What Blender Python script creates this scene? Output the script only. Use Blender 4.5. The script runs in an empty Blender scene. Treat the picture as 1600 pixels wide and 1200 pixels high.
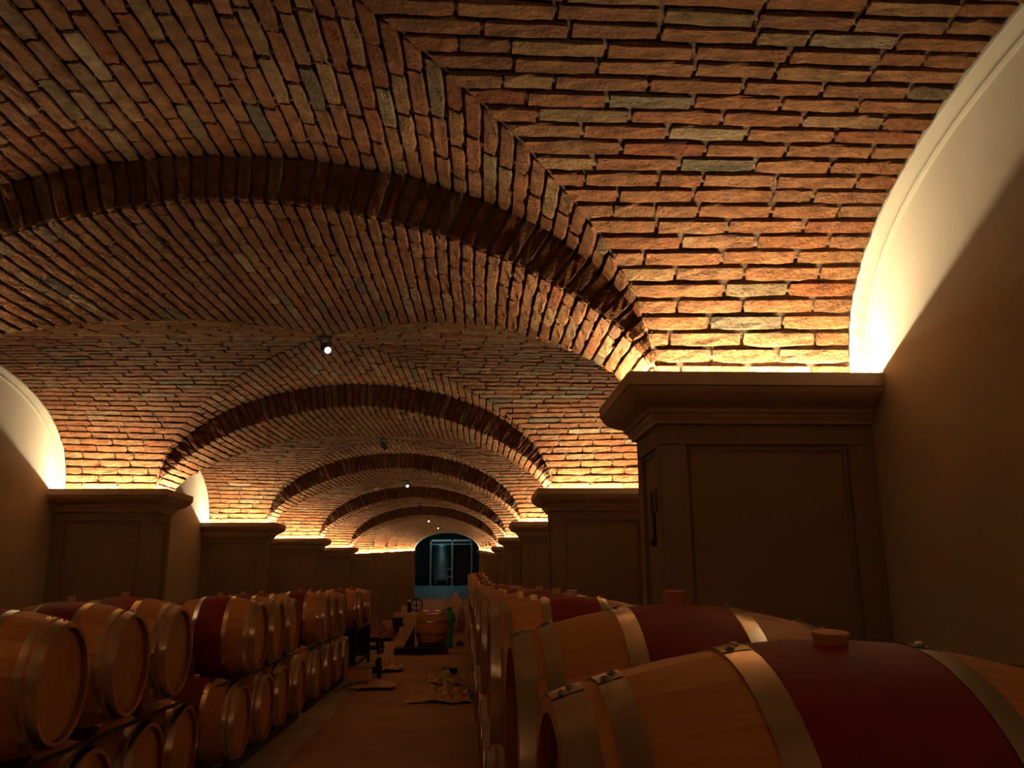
import bpy, bmesh, math, random
import numpy as np
from mathutils import Vector, Matrix, noise
rnd = random.Random(7)
NR = np.random.RandomState(5)
sc = bpy.context.scene
COL = sc.collection

# ------------------------------------------------------------------ camera, world, exposure
F_PX, YAW, PITCH, ROLL, EYE = 1331.27, .05554, .227557, -.0070765, 1.69
cd = bpy.data.cameras.new('camera'); cam = bpy.data.objects.new('camera', cd); COL.objects.link(cam)
cd.sensor_width = 36; cd.lens = F_PX/1600*36; cd.clip_start = .05; cd.clip_end = 200
_f = Vector((math.sin(YAW)*math.cos(PITCH), math.cos(YAW)*math.cos(PITCH), math.sin(PITCH)))
_r = Vector((math.cos(YAW), -math.sin(YAW), 0)); _u = _r.cross(_f)
_c, _s = math.cos(ROLL), math.sin(ROLL)
_r, _u = _c*_r+_s*_u, -_s*_r+_c*_u
cam.matrix_world = Matrix((( _r.x, _u.x, -_f.x, 0), (_r.y, _u.y, -_f.y, 0), (_r.z, _u.z, -_f.z, EYE), (0, 0, 0, 1)))
sc.camera = cam
w = bpy.data.worlds.new('world'); sc.world = w; w.use_nodes = True
w.node_tree.nodes['Background'].inputs[0].default_value = (0, 0, 0, 1)
w.node_tree.nodes['Background'].inputs[1].default_value = 0
sc.view_settings.view_transform = 'Standard'; sc.view_settings.look = 'None'
sc.view_settings.gamma = 1; sc.view_settings.use_curve_mapping = False
sc.view_settings.exposure = 0.0
STRIP = 1000.0                       # radiance of the warm strips lying on the cornices
STRIP_COL = (1.0, .85, .58)
sc.cycles.use_denoising = True
sc.cycles.max_bounces = 8; sc.cycles.diffuse_bounces = 5
sc.cycles.use_light_tree = True
# dim light of the room beyond the end arch (its own cold lamp)
ld = bpy.data.lights.new('cold_lamp', 'AREA'); ld.energy = 12; ld.color = (.45, .92, .96); ld.size = 1.2
lo = bpy.data.objects.new('cold_lamp', ld); COL.objects.link(lo)
lo.location = (-1.5, 48.6, 5.2); lo.rotation_euler = (math.radians(22), 0, 0)

# ------------------------------------------------------------------ measurements of the hall
XM, HS = -.9414, 1.70              # centre line and half span
Y1, PER, PL = 3.268, 4.1867, .443  # first pier face, bay rhythm, pier length
BL = PER-PL                        # clear bay length
ZS = 2.47                          # springing height (cornice top)
WR, WL = 1.62, -3.474              # side walls
XER, XEL = 1.555, -3.405           # where the brick ends and plaster begins
def bay_y0(k): return Y1+(k-2)*PER+PL+PER*0       # back face of pier k-1 = start of bay k
def zoff(k): return max(0, k-6)*.162
def zfloor(y): return max(0., (y-24.2)/PER*.162)

# ------------------------------------------------------------------ materials
def newmat(name):
    m = bpy.data.materials.new(name); m.use_nodes = True
    nt = m.node_tree; b = nt.nodes['Principled BSDF']
    return m, nt, b
def node(nt, t, **kw):
    n = nt.nodes.new(t)
    for k, v in kw.items(): setattr(n, k, v)
    return n
def plain(name, col, rough=.6, metal=0., var=.12, scale=9, bump=.15, bscale=60, bdist=.004, stretch=(1, 1, 1), spec=.5, coords='Object'):
    m, nt, b = newmat(name)
    tc = node(nt, 'ShaderNodeTexCoord'); mp = node(nt, 'ShaderNodeMapping'); mp.inputs['Scale'].default_value = stretch
    nt.links.new(tc.outputs[coords], mp.inputs[0])
    n1 = node(nt, 'ShaderNodeTexNoise'); n1.inputs['Scale'].default_value = scale; n1.inputs['Detail'].default_value = 6
    nt.links.new(mp.outputs[0], n1.inputs['Vector'])
    cr = node(nt, 'ShaderNodeValToRGB')
    cr.color_ramp.elements[0].position = .3; cr.color_ramp.elements[1].position = .7
    cr.color_ramp.elements[0].color = tuple(c*(1-var) for c in col)+(1,)
    cr.color_ramp.elements[1].color = tuple(min(1, c*(1+var)) for c in col)+(1,)
    nt.links.new(n1.outputs[0], cr.inputs[0]); nt.links.new(cr.outputs[0], b.inputs['Base Color'])
    b.inputs['Roughness'].default_value = rough; b.inputs['Metallic'].default_value = metal
    b.inputs['Specular IOR Level'].default_value = spec
    if bump:
        n2 = node(nt, 'ShaderNodeTexNoise'); n2.inputs['Scale'].default_value = bscale; n2.inputs['Detail'].default_value = 5
        nt.links.new(mp.outputs[0], n2.inputs['Vector'])
        bp = node(nt, 'ShaderNodeBump'); bp.inputs['Strength'].default_value = bump; bp.inputs['Distance'].default_value = bdist
        nt.links.new(n2.outputs[0], bp.inputs['Height']); nt.links.new(bp.outputs[0], b.inputs['Normal'])
    return m
def brickmat(name, source):
    m, nt, b = newmat(name)
    if source == 'object':
        oi = node(nt, 'ShaderNodeObjectInfo'); sep = node(nt, 'ShaderNodeSeparateColor')
        nt.links.new(oi.outputs['Color'], sep.inputs[0]); tint = sep.outputs[0]
    else:
        at = node(nt, 'ShaderNodeAttribute', attribute_name='tint'); tint = at.outputs['Fac']
    cr = node(nt, 'ShaderNodeValToRGB'); r = cr.color_ramp; r.interpolation = 'LINEAR'
    stops = [(0, (.20, .060, .018)), (.08, (.235, .084, .026)), (.25, (.25, .100, .033)), (.45, (.23, .092, .031)), (.62, (.27, .120, .044)),
             (.76, (.20, .082, .031)), (.87, (.28, .148, .058)), (.94, (.20, .118, .050)), (.975, (.12, .090, .048)), (1, (.36, .23, .115))]
    r.elements[0].position = 0; r.elements[0].color = stops[0][1]+(1,)
    r.elements[1].position = 1; r.elements[1].color = stops[-1][1]+(1,)
    for p, c in stops[1:-1]:
        e = r.elements.new(p); e.color = c+(1,)
    nt.links.new(tint, cr.inputs[0])
    geo = node(nt, 'ShaderNodeNewGeometry')
    n1 = node(nt, 'ShaderNodeTexNoise'); n1.inputs['Scale'].default_value = 16; n1.inputs['Detail'].default_value = 7; n1.inputs['Roughness'].default_value = .65
    nt.links.new(geo.outputs['Position'], n1.inputs['Vector'])
    c2 = node(nt, 'ShaderNodeValToRGB'); c2.color_ramp.elements[0].position = .32; c2.color_ramp.elements[1].position = .66
    c2.color_ramp.elements[0].color = (.58, .52, .48, 1); c2.color_ramp.elements[1].color = (1.2, 1.16, 1.08, 1)
    nt.links.new(n1.outputs[0], c2.inputs[0])
    mx = node(nt, 'ShaderNodeMix', data_type='RGBA', blend_type='MULTIPLY'); mx.inputs[0].default_value = 1
    nt.links.new(cr.outputs[0], mx.inputs[6]); nt.links.new(c2.outputs[0], mx.inputs[7])
    # lime bloom in patches
    n3 = node(nt, 'ShaderNodeTexNoise'); n3.inputs['Scale'].default_value = 5.5; n3.inputs['Detail'].default_value = 8; n3.inputs['Roughness'].default_value = .7
    nt.links.new(geo.outputs['Position'], n3.inputs['Vector'])
    c3 = node(nt, 'ShaderNodeValToRGB'); c3.color_ramp.elements[0].position = .56; c3.color_ramp.elements[1].position = .76
    c3.color_ramp.elements[0].color = (0, 0, 0, 1); c3.color_ramp.elements[1].color = (.42, .42, .42, 1)
    nt.links.new(n3.outputs[0], c3.inputs[0])
    m2 = node(nt, 'ShaderNodeMix', data_type='RGBA'); m2.inputs[7].default_value = (.42, .29, .16, 1)
    nt.links.new(c3.outputs[0], m2.inputs[0]); nt.links.new(mx.outputs[2], m2.inputs[6])
    nt.links.new(m2.outputs[2], b.inputs['Base Color'])
    b.inputs['Roughness'].default_value = .92; b.inputs['Specular IOR Level'].default_value = .15
    n4 = node(nt, 'ShaderNodeTexNoise'); n4.inputs['Scale'].default_value = 95; n4.inputs['Detail'].default_value = 7; n4.inputs['Roughness'].default_value = .68
    if source == 'object':     # strata run along the brick
        tc = node(nt, 'ShaderNodeTexCoord'); mp = node(nt, 'ShaderNodeMapping'); mp.inputs['Scale'].default_value = (.7, 1.15, 1)
        nt.links.new(tc.outputs['Object'], mp.inputs[0]); rl = node(nt, 'ShaderNodeVectorMath', operation='ADD')
        cx = node(nt, 'ShaderNodeVectorMath', operation='SCALE'); cx.inputs['Scale'].default_value = 40
        nt.links.new(oi.outputs['Location'], cx.inputs[0]); nt.links.new(mp.outputs[0], rl.inputs[0]); nt.links.new(cx.outputs[0], rl.inputs[1])
        nt.links.new(rl.outputs[0], n4.inputs['Vector'])
    else: nt.links.new(geo.outputs['Position'], n4.inputs['Vector'])
    v5 = node(nt, 'ShaderNodeTexVoronoi'); v5.inputs['Scale'].default_value = 70
    nt.links.new(geo.outputs['Position'], v5.inputs['Vector'])
    ad = node(nt, 'ShaderNodeMath', operation='MULTIPLY_ADD'); ad.inputs[1].default_value = .35
    nt.links.new(v5.outputs['Distance'], ad.inputs[0]); nt.links.new(n4.outputs[0], ad.inputs[2])
    bp = node(nt, 'ShaderNodeBump'); bp.inputs['Strength'].default_value = 1; bp.inputs['Distance'].default_value = .022
    nt.links.new(ad.outputs[0], bp.inputs['Height']); nt.links.new(bp.outputs[0], b.inputs['Normal'])
    return m
M_BRICK_O = brickmat('old_brick', 'object'); M_BRICK_A = brickmat('old_brick_courses', 'attr')
M_MORTAR = plain('mortar', (.17, .10, .06), .95, var=.25, scale=14, bump=.8, bscale=45, bdist=.012, spec=.1)
M_PLASTER = plain('lime_plaster', (.43, .365, .265), .85, var=.07, scale=2.2, bump=.2, bscale=22, bdist=.006, spec=.2)
M_STONE = plain('smooth_stone', (.25, .175, .11), .8, var=.06, scale=3, bump=.12, bscale=40, bdist=.003, spec=.2)
M_CORNICE = plain('cornice_stone', (.42, .30, .19), .7, var=.05, scale=3, bump=.1, bscale=40, bdist=.003, spec=.3)
M_FLOOR = plain('cellar_floor', (.38, .21, .11), .62, var=.18, scale=1.1, bump=.15, bscale=18, bdist=.006)
M_GRAVELBED = plain('gravel_bed', (.42, .33, .24), .95, var=.4, scale=60, bump=.8, bscale=70, bdist=.02)
M_PEBBLE = plain('pebble', (.55, .45, .33), .85, var=.35, scale=5, bump=0)
M_WOOD = plain('oak', (.52, .24, .08), .5, var=.13, scale=5, bump=.12, bscale=30, bdist=.002, stretch=(1.2, 14, 14), spec=.35)
M_WOOD2 = plain('oak_light', (.64, .32, .12), .5, var=.10, scale=5, bump=.12, bscale=30, bdist=.002, stretch=(1.2, 14, 14), spec=.35)
M_HEAD = plain('oak_head', (.52, .25, .08), .55, var=.12, scale=4, bump=.12, bscale=26, bdist=.002, stretch=(14, 14, 1.2), spec=.3)
M_RED = plain('wine_red_paint', (.20, .012, .010), .62, var=.22, scale=7, bump=.06, bscale=30, bdist=.002, spec=.3)
M_STEEL = plain('galvanised_hoop', (.66, .60, .50), .27, metal=1, var=.15, scale=11, bump=.1, bscale=35, bdist=.002)
M_RIVET = plain('rivet', (.22, .18, .15), .4, metal=1, bump=0)
M_BUNG = plain('bung', (.50, .20, .10), .6, var=.1, bump=.1)
M_BUNG2 = plain('pale_bung', (.68, .46, .28), .6, var=.1, bump=.1)
M_DARK = plain('black_steel', (.018, .016, .015), .45, metal=.4, bump=.05)
M_LATH = plain('lath', (.035, .022, .014), .8, bump=.2, stretch=(10, 1, 10))
M_PAPER = plain('wrapping_paper', (.60, .42, .28), .8, var=.12, scale=6, bump=.4, bscale=14, bdist=.02)
M_CLOTH = plain('brown_cloth', (.30, .13, .08), .9, var=.3, scale=7, bump=.3)
M_GREEN = plain('green_plastic', (.03, .50, .17), .45, var=.1, bump=.1)
M_INOX = plain('stainless', (.55, .62, .66), .5, metal=1, var=.06, bump=.04)
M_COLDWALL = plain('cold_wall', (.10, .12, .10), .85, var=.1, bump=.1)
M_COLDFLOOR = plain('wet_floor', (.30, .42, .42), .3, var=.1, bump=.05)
def emitter(name, col, strength):
    m, nt, b = newmat(name)
    b.inputs['Base Color'].default_value = (.8, .8, .8, 1)
    b.inputs['Emission Color'].default_value = col+(1,); b.inputs['Emission Strength'].default_value = strength
    return m
M_STRIP = emitter('warm_strip', STRIP_COL, STRIP)
M_LENS = emitter('lamp_lens', (1.0, .93, .78), 3)
M_LENSOFF = plain('lamp_lens_off', (.08, .07, .06), .2, bump=0)

# ------------------------------------------------------------------ object helpers
def link(o, parent=None):
    COL.objects.link(o)
    if parent is not None: o.parent = parent
    return o
def mesh_from(name, verts, faces, mats=(), smooth=False):
    me = bpy.data.meshes.new(name); me.from_pydata([tuple(v) for v in verts], [], faces)
    for m in mats: me.materials.append(m)
    if smooth: me.polygons.foreach_set('use_smooth', [True]*len(me.polygons))
    me.update(); return me
def obj(name, verts, faces, mat, parent=None, smooth=False, loc=None):
    o = bpy.data.objects.new(name, mesh_from(name, verts, faces, (mat,), smooth))
    if loc is not None: o.location = loc
    return link(o, parent)
def bmobj(name, bm, mat, parent=None, smooth=False):
    me = bpy.data.meshes.new(name); bm.to_mesh(me); bm.free(); me.materials.append(mat)
    if smooth: me.polygons.foreach_set('use_smooth', [True]*len(me.polygons))
    return link(bpy.data.objects.new(name, me), parent)
def empty(name, loc=(0, 0, 0), rz=0, parent=None):
    o = bpy.data.objects.new(name, None); o.location = loc; o.rotation_euler = (0, 0, rz); o.empty_display_size = .1
    return link(o, parent)
def tag(o, label=None, cat=None, group=None, kind=None):
    if label: o['label'] = label
    if cat: o['category'] = cat
    if group: o['group'] = group
    if kind: o['kind'] = kind
    return o
def box(bm, x0, x1, y0, y1, z0, z1, bevel=0, rot=None):
    vs = [bm.verts.new((x, y, z)) for x in (x0, x1) for y in (y0, y1) for z in (z0, z1)]
    if rot is not None:
        c = Vector(((x0+x1)/2, (y0+y1)/2, (z0+z1)/2))
        for v in vs: v.co = rot @ (v.co-c) + c
    F = [bm.faces.new([vs[i] for i in f]) for f in ((0, 1, 3, 2), (4, 6, 7, 5), (0, 4, 5, 1), (2, 3, 7, 6), (0, 2, 6, 4), (1, 5, 7, 3))]
    if bevel:
        ed = list({e for f in F for e in f.edges})
        bmesh.ops.bevel(bm, geom=ed, offset=bevel, segments=1, affect='EDGES')
def tube(bm, pts, r, n=8, caps=True):
    rings = []
    for i, p in enumerate(pts):
        p = Vector(p); a = Vector(pts[max(0, i-1)]); b = Vector(pts[min(len(pts)-1, i+1)])
        d = (b-a).normalized(); q = d.to_track_quat('Z', 'Y')
        rr = r[i] if isinstance(r, (list, tuple)) else r
        rings.append([bm.verts.new(p + q @ Vector((rr*math.cos(t), rr*math.sin(t), 0))) for t in [2*math.pi*j/n for j in range(n)]])
    for a, b in zip(rings, rings[1:]):
        for j in range(n): bm.faces.new((a[j], a[(j+1) % n], b[(j+1) % n], b[j]))
    if caps: bm.faces.new(rings[0][::-1]); bm.faces.new(rings[-1])

# ------------------------------------------------------------------ vault curves
def arcparam(x, z, n=401):
    s = np.concatenate(([0], np.cumsum(np.hypot(np.diff(x), np.diff(z))))); s = s/s[-1]*2-1
    g = np.linspace(-1, 1, n)
    return g, np.interp(g, s, x), np.interp(g, s, z)
_t = np.linspace(-math.pi/2, math.pi/2, 2001); _x = np.sin(_t)
_zs = .738*np.maximum(0, 1-np.abs(_x)**1.8)**.66
_ze = .935*np.cos(_t)
_zw = .81*np.maximum(0, 1-np.abs(_x)**2.5)**.43
G, SX, SZ = arcparam(_x*HS, _zs); _, EX, EZ = arcparam(_x*HS, _ze); _, WY, WZ = arcparam(_x*BL/2, _zw)
FAR = [False]       # the rising bays beyond the sixth pier keep one full curve
def cS(s): return cE(s) if FAR[0] else (np.interp(s, G, SX), np.interp(s, G, SZ))
def cE(s): return np.interp(s, G, EX), np.interp(s, G, EZ)
def cW(s): return np.interp(s, G, WY), np.interp(s, G, WZ)
def groin(s, far):
    xs, z0 = cS(s); xe, z1 = cE(s); t = np.full_like(np.asarray(s, float), .5)
    for _ in range(12):
        x = (1-t)*xs+t*xe; u = np.abs(x)/HS
        t = (1+u)/2 if far else (1-u)/2
    return (1-t)*xs+t*xe, (t-.5)*BL, (1-t)*z0+t*z1
# a web is a set of straight courses: path(s) -> nodes (m,3) for an array of s; local frame: x from centre line, y from bay centre
def path_far(s):
    x, z = cE(s); gx, gy, gz = groin(s, True)
    return np.stack([np.stack([x, np.full_like(x, BL/2), z], -1), np.stack([gx, gy, gz], -1)], -2)
def path_near(s):
    x, z = cS(s); gx, gy, gz = groin(s, False)
    return np.stack([np.stack([x, np.full_like(x, -BL/2-PL), z], -1), np.stack([x, np.full_like(x, -BL/2), z], -1), np.stack([gx, gy, gz], -1)], -2)
def path_side(side):
    xe = (XER-XM) if side > 0 else (XEL-XM)
    def f(s):
        s = np.asarray(s, float)
        a = side*np.abs(s)
        fx, fy, fz = groin(a, True); nx, ny, nz = groin(a, False)
        k = s >= 0
        gx, gy, gz = np.where(k, fx, nx), np.where(k, fy, ny), np.where(k, fz, nz)
        y, z = cW(s)
        return np.stack([np.stack([np.full_like(y, xe), y, z], -1), np.stack([gx, gy, gz], -1)], -2)
    return f
WEBS = {'far': (path_far, 'x'), 'near': (path_near, 'x'), 'right': (path_side(1), 'y'), 'left': (path_side(-1), 'y')}
NC = 66
SIG = np.linspace(-1, 1, NC+1)
def lens(N):      # N (...,m,3) -> cumulative lengths (...,m)
    d = np.linalg.norm(np.diff(N, axis=-2), axis=-1)
    return np.concatenate([np.zeros(d.shape[:-1]+(1,)), np.cumsum(d, -1)], -1)
def at(N, L, d):  # point on one polyline at distance d
    L = L.copy(); m = len(L)
    i = min(max(int(np.searchsorted(L, d))-1, 0), m-2)
    while i > 0 and L[i+1]-L[i] < 1e-6: i -= 1
    seg = L[i+1]-L[i]
    if seg < 1e-9: return N[i]
    return N[i]+(N[i+1]-N[i])*((d-L[i])/seg)

# ------------------------------------------------------------------ brick shapes
BLEN, BHT = .284, .052
def brick_variant(seed, simple=False, ht=.034):
    r = random.Random(seed)
    ns, ntt = (2, 2) if simple else (5, 3)
    ins, int_ = .006/BLEN, .006/BHT
    V = []; idx = {}
    for i in range(ns):
        for j in range(ntt):
            s = ins+(1-2*ins)*i/(ns-1); t = int_+(1-2*int_)*j/(ntt-1)
            idx[i, j] = len(V); V.append((s+r.uniform(-.5, .5)*.02*(0 < i < ns-1), t, r.uniform(-.0035, .0025)))
    F = [(idx[i, j], idx[i+1, j], idx[i+1, j+1], idx[i, j+1]) for i in range(ns-1) for j in range(ntt-1)]
    per = [(i, 0) for i in range(ns)]+[(ns-1, j) for j in range(1, ntt)]+[(i, ntt-1) for i in range(ns-2, -1, -1)]+[(0, j) for j in range(ntt-2, 0, -1)]
    A = [idx[p] for p in per]; B = []; C = []
    chop = r.choice([0, 0, 0, 1, 2, 3, 4])
    for n_, (i, j) in enumerate(per):
        s = i/(ns-1); t = j/(ntt-1)
        corner = i in (0, ns-1) and j in (0, ntt-1)
        js = r.uniform(-.004, .003)/BLEN; jt = r.uniform(-.0042, .0022)/BHT
        if i == 0: s -= js
        if i == ns-1: s += js
        if j == 0: t -= jt
        if j == ntt-1: t += jt
        if corner:
            k = .010 if r.random() > .2 else .02
            s += (k/BLEN)*(1 if i == 0 else -1); t += (.006/BHT)*(1 if j == 0 else -1)
        B.append(len(V)); V.append((s, t, -.006+r.uniform(-.002, .002)))
    for n_, b in enumerate(B):
        C.append(len(V)); V.append((V[b][0], V[b][1], -ht))
    n = len(per)
    for k in range(n):
        q = (k+1) % n
        F.append((A[q], A[k], B[k], B[q])); F.append((B[q], B[k], C[k], C[q]))
    return np.array(V), F
VAR = [brick_variant(i) for i in range(20)]
VARS = [brick_variant(100+i, True) for i in range(8)]
VARD = [brick_variant(200+i, True, ht=.09) for i in range(8)]
VMESH = []
for V, F in VAR:
    v = np.array(V); v = np.stack([(v[:, 0]-.5)*BLEN, (v[:, 1]-.5)*BHT, v[:, 2]], -1)
    VMESH.append(mesh_from('brick', v, F, (M_BRICK_O,)))

def local2world(P, k):
    ys = Y1+(k-1)*PER-PER/2+PL/2     # bay centre
    return P+np.array([XM, ys, ZS+zoff(k)])
def ray_visible(P):
    """pixel position of a world point and depth"""
    d = P-np.array([0, 0, EYE]); z = d@np.array(_f)
    if z < .1: return None
    return 800+F_PX*(d@np.array(_r))/z, 600-F_PX*(d@np.array(_u))/z, z

def tint():
    return min(1, max(0, rnd.random()**1.0))
def lay_web(web, k, maxind):
    """bricks of one web of bay k: the most visible maxind as objects, the rest joined"""
    path, ax = WEBS[web]
    bricks = []
    for c in range(NC):
        if ax == 'y' and False: pass
        s0, s1 = SIG[c], SIG[c+1]
        # joints between courses: shrink in s
        N = path(np.array([s0, s1, (s0+s1)/2]))
        if ax == 'y' and c in (NC//2-1, NC//2): pass
        wid = np.linalg.norm(N[0, 0]-N[1, 0])
        sh = .0036/max(wid, .03)*(s1-s0)
        e0, e1 = s0+sh, s1-sh
        N = path(np.array([e0, e1])); L = lens(N)
        start = .012 if web == 'near' else .002
        tot = [L[0, -1]-.004, L[1, -1]-.004]
        mn, mxx = min(tot), max(tot)
        if mxx-start < .03: continue
        d = start; first = True
        while d < mxx-.03:
            ln = BLEN+rnd.uniform(-.03, .025)
            if first and c % 2: ln *= .55
            if rnd.random() < .12: ln *= .55
            first = False
            d1 = d+ln
            last = d1 > mn-.05
            if last:
                a0, a1 = tot
            else:
                a0 = a1 = d1-.005
            q0, q1 = min(d, tot[0]-.004), min(d, tot[1]-.004)
            if a0-q0 < .003 and a1-q1 < .003: break
            P = np.array([at(N[0], L[0], q0), at(N[0], L[0], a0), at(N[1], L[1], a1), at(N[1], L[1], q1)])
            bricks.append((P, last or (web == 'near' and d < PL < d1)))
            if last: break
            d = d1
    res = []
    for P, uniq in bricks:
        W = local2world(P, k); cen = W.mean(0)
        e1 = (W[1]-W[0])+(W[2]-W[3]); e2 = (W[3]-W[0])+(W[2]-W[1])
        e1 /= max(np.linalg.norm(e1), 1e-9); n = np.cross(e1, e2); n /= max(np.linalg.norm(n), 1e-9)
        ref = np.array([XM, cen[1], 1.2]) if ax == 'x' else np.array([cen[0], local2world(np.zeros(3), k)[1], 1.2])
        flip = n@(ref-cen) < 0
        if flip: n = -n
        vis = ray_visible(cen); score = 0
        if vis and -40 < vis[0] < 1640 and -40 < vis[1] < 1240:
            view = np.array([0, 0, EYE])-cen; view /= np.linalg.norm(view)
            score = max(0, n@view)/vis[2]**2
        res.append((score, W, cen, e1, n, flip, uniq))
    order = sorted(range(len(res)), key=lambda i: -res[i][0])
    ind = set(i for i in order[:maxind] if res[i][0] > 0)
    return res, ind

def add_brick_geo(store, W, n, var, tval, lift=0.):
    V, F = var; base = len(store['v'])
    S = V[:, 0:1]; T = V[:, 1:2]
    P = (1-S)*(1-T)*W[0]+S*(1-T)*W[1]+S*T*W[2]+(1-S)*T*W[3]+(V[:, 2:3]+lift)*n
    store['v'].extend(P.tolist()); store['f'].extend([tuple(base+i for i in f) for f in F]); store['t'].extend([tval]*len(F))
def fix_W(W, e1, n):
    """orders the corners so that the unit mesh's faces look along n"""
    e2 = (W[3]-W[0])+(W[2]-W[1])
    if np.cross(W[1]-W[0]+W[2]-W[3], e2)@n < 0: return W[[3, 2, 1, 0]]
    return W
def joined(name, store, parent, mat, attr=True):
    me = mesh_from(name, store['v'], store['f'], (mat,))
    if attr:
        a = me.attributes.new('tint', 'FLOAT', 'FACE'); a.data.foreach_set('value', store['t'])
    o = bpy.data.objects.new(name, me); link(o, parent); o['kind'] = 'stuff'
    return o
def make_web(web, k, maxind, simple, label):
    path, ax = WEBS[web]
    # mortar backing
    s = np.linspace(-1, 1, 61); N = path(s)
    if web == 'near': nodes = [N[:, 0], N[:, 1]]+[N[:, 1]+(N[:, 2]-N[:, 1])*q for q in (.5, 1.)]
    else: nodes = [N[:, 0]+(N[:, 1]-N[:, 0])*q for q in (0, .34, .67, 1.)]
    V = []
    for P in nodes:
        T = np.gradient(P, axis=0); D = nodes[-1]-nodes[0] if web != 'near' else np.tile([0, 1., 0], (len(P), 1))
        D = D.copy(); bad = np.linalg.norm(D, axis=1) < 1e-3
        D[bad] = [0, 1., 0] if ax == 'x' else [1., 0, 0]
        n = np.cross(T, D); n /= np.maximum(np.linalg.norm(n, axis=1, keepdims=True), 1e-9)
        W = local2world(P, k)
        ref = W.copy()
        if ax == 'x': ref[:, 0] = XM
        else: ref[:, 1] = local2world(np.zeros(3), k)[1]
        ref[:, 2] = 1.2
        sg = np.sign((n*(ref-W)).sum(1)); n *= sg[:, None]
        V.append(W-n*.017)
    m = len(s); verts = np.concatenate(V).tolist()
    faces = [(a*m+i, a*m+i+1, (a+1)*m+i+1, (a+1)*m+i) for a in range(3) for i in range(m-1)]
    sh = obj('ceiling', verts, faces, M_MORTAR, smooth=True); tag(sh, label, None, None, 'structure')
    res, ind = lay_web(web, k, maxind)
    store = dict(v=[], f=[], t=[])
    for i, (score, W, cen, e1, n, flip, uniq) in enumerate(res):
        tv = tint(); Wf = fix_W(W, e1, n); lift = rnd.uniform(-.004, .004)
        if FAR[0] and web == 'near' and cen[1] < bay_y0(k): lift = .075; tv = 1.  # far arch bricks tinted palest: light on their soffits put into the colour
        if i in ind:
            if not uniq:
                e1 = Wf[1]-Wf[0]+Wf[2]-Wf[3]; l = np.linalg.norm(e1)/2; e1 = e1/(2*l)
                e2 = Wf[3]-Wf[0]+Wf[2]-Wf[1]; h = np.linalg.norm(e2)/2
                e2 = e2-(e2@e1)*e1; e2 /= np.linalg.norm(e2); nn = np.cross(e1, e2)
                M = Matrix(((e1[0], e2[0], nn[0], 0), (e1[1], e2[1], nn[1], 0), (e1[2], e2[2], nn[2], 0), (0, 0, 0, 1)))
                c = cen+nn*lift
                b = bpy.data.objects.new('brick', rnd.choice(VMESH))
                b.matrix_world = Matrix.Translation(c.tolist()) @ M @ Matrix.Diagonal((l/BLEN, h/BHT, 1, 1))
            else:
                st = dict(v=[], f=[], t=[]); add_brick_geo(st, Wf-cen, n, rnd.choice(VAR), tv, lift)
                b = bpy.data.objects.new('brick', mesh_from('brick', st['v'], st['f'], (M_BRICK_O,)))
                b.location = cen.tolist()
            b.color = (tv, tv, tv, 1); link(b, sh)
        else:
            add_brick_geo(store, Wf, n, rnd.choice(VARD if lift > .04 else VARS if (simple or score == 0) else VAR), tv, lift)
    if store['v']: joined('brick_courses', store, sh, M_BRICK_A)
    return sh

# arch ring face at pier k (the vertical, unlit face that steps down to the soffit)
def make_ring(k, individual, label):
    root = empty('ceiling', (XM, Y1+(k-1)*PER, ZS+zoff(k))); tag(root, label, None, None, 'structure')
    y0 = 0.; st = dict(v=[], f=[], t=[]); o0 = np.array([XM, Y1+(k-1)*PER, ZS+zoff(k)])
    fill = []
    for c in range(NC):
        s0, s1 = SIG[c], SIG[c+1]; sh = .08*(s1-s0)
        a0, a1 = s0+sh, s1-sh
        sx0, sz0 = cS(a0); sx1, sz1 = cS(a1); ex0, ez0 = cE(a0); ex1, ez1 = cE(a1)
        yy = rnd.uniform(-.006, .004)
        W = np.array([[sx0, yy, sz0], [ex0, yy, ez0], [ex1, yy, ez1], [sx1, yy, sz1]])
        h = np.linalg.norm(W[1]-W[0])
        if h < .03: continue
        W[1] += (W[1]-W[0])*.014/h; W[2] += (W[2]-W[3])*.014/np.linalg.norm(W[2]-W[3])
        W[0] += (W[1]-W[0])*.002/h; W[3] += (W[2]-W[3])*.002/h
        n = np.array([0, -1., 0]); Wf = fix_W(W, None, n); cen = Wf.mean(0); tv = tint()
        var = brick_variant(1000+c+k*60, not individual and k > 4, ht=.05)
        if individual:
            s2 = dict(v=[], f=[], t=[]); add_brick_geo(s2, Wf-cen, n, var, tv)
            b = bpy.data.objects.new('brick', mesh_from('brick', s2['v'], s2['f'], (M_BRICK_O,)))
            b.location = cen.tolist(); b.color = (tv, tv, tv, 1); link(b, root)
        else: add_brick_geo(st, Wf, n, var, tv)
    if st['v']: joined('arch_bricks', st, root, M_BRICK_A)
    # mortar behind the ring face
    s = np.linspace(-1, 1, 61); sx, sz = cS(s); ex, ez = cE(s)
    V = [(a, .02, b+.012) for a, b in zip(sx, sz)]+[(a*1.01, .02, b+.04) for a, b in zip(ex, ez)]
    obj('mortar_face', V, [(i, i+1, 62+i, 61+i) for i in range(60)], M_MORTAR, root)
    return root

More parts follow.
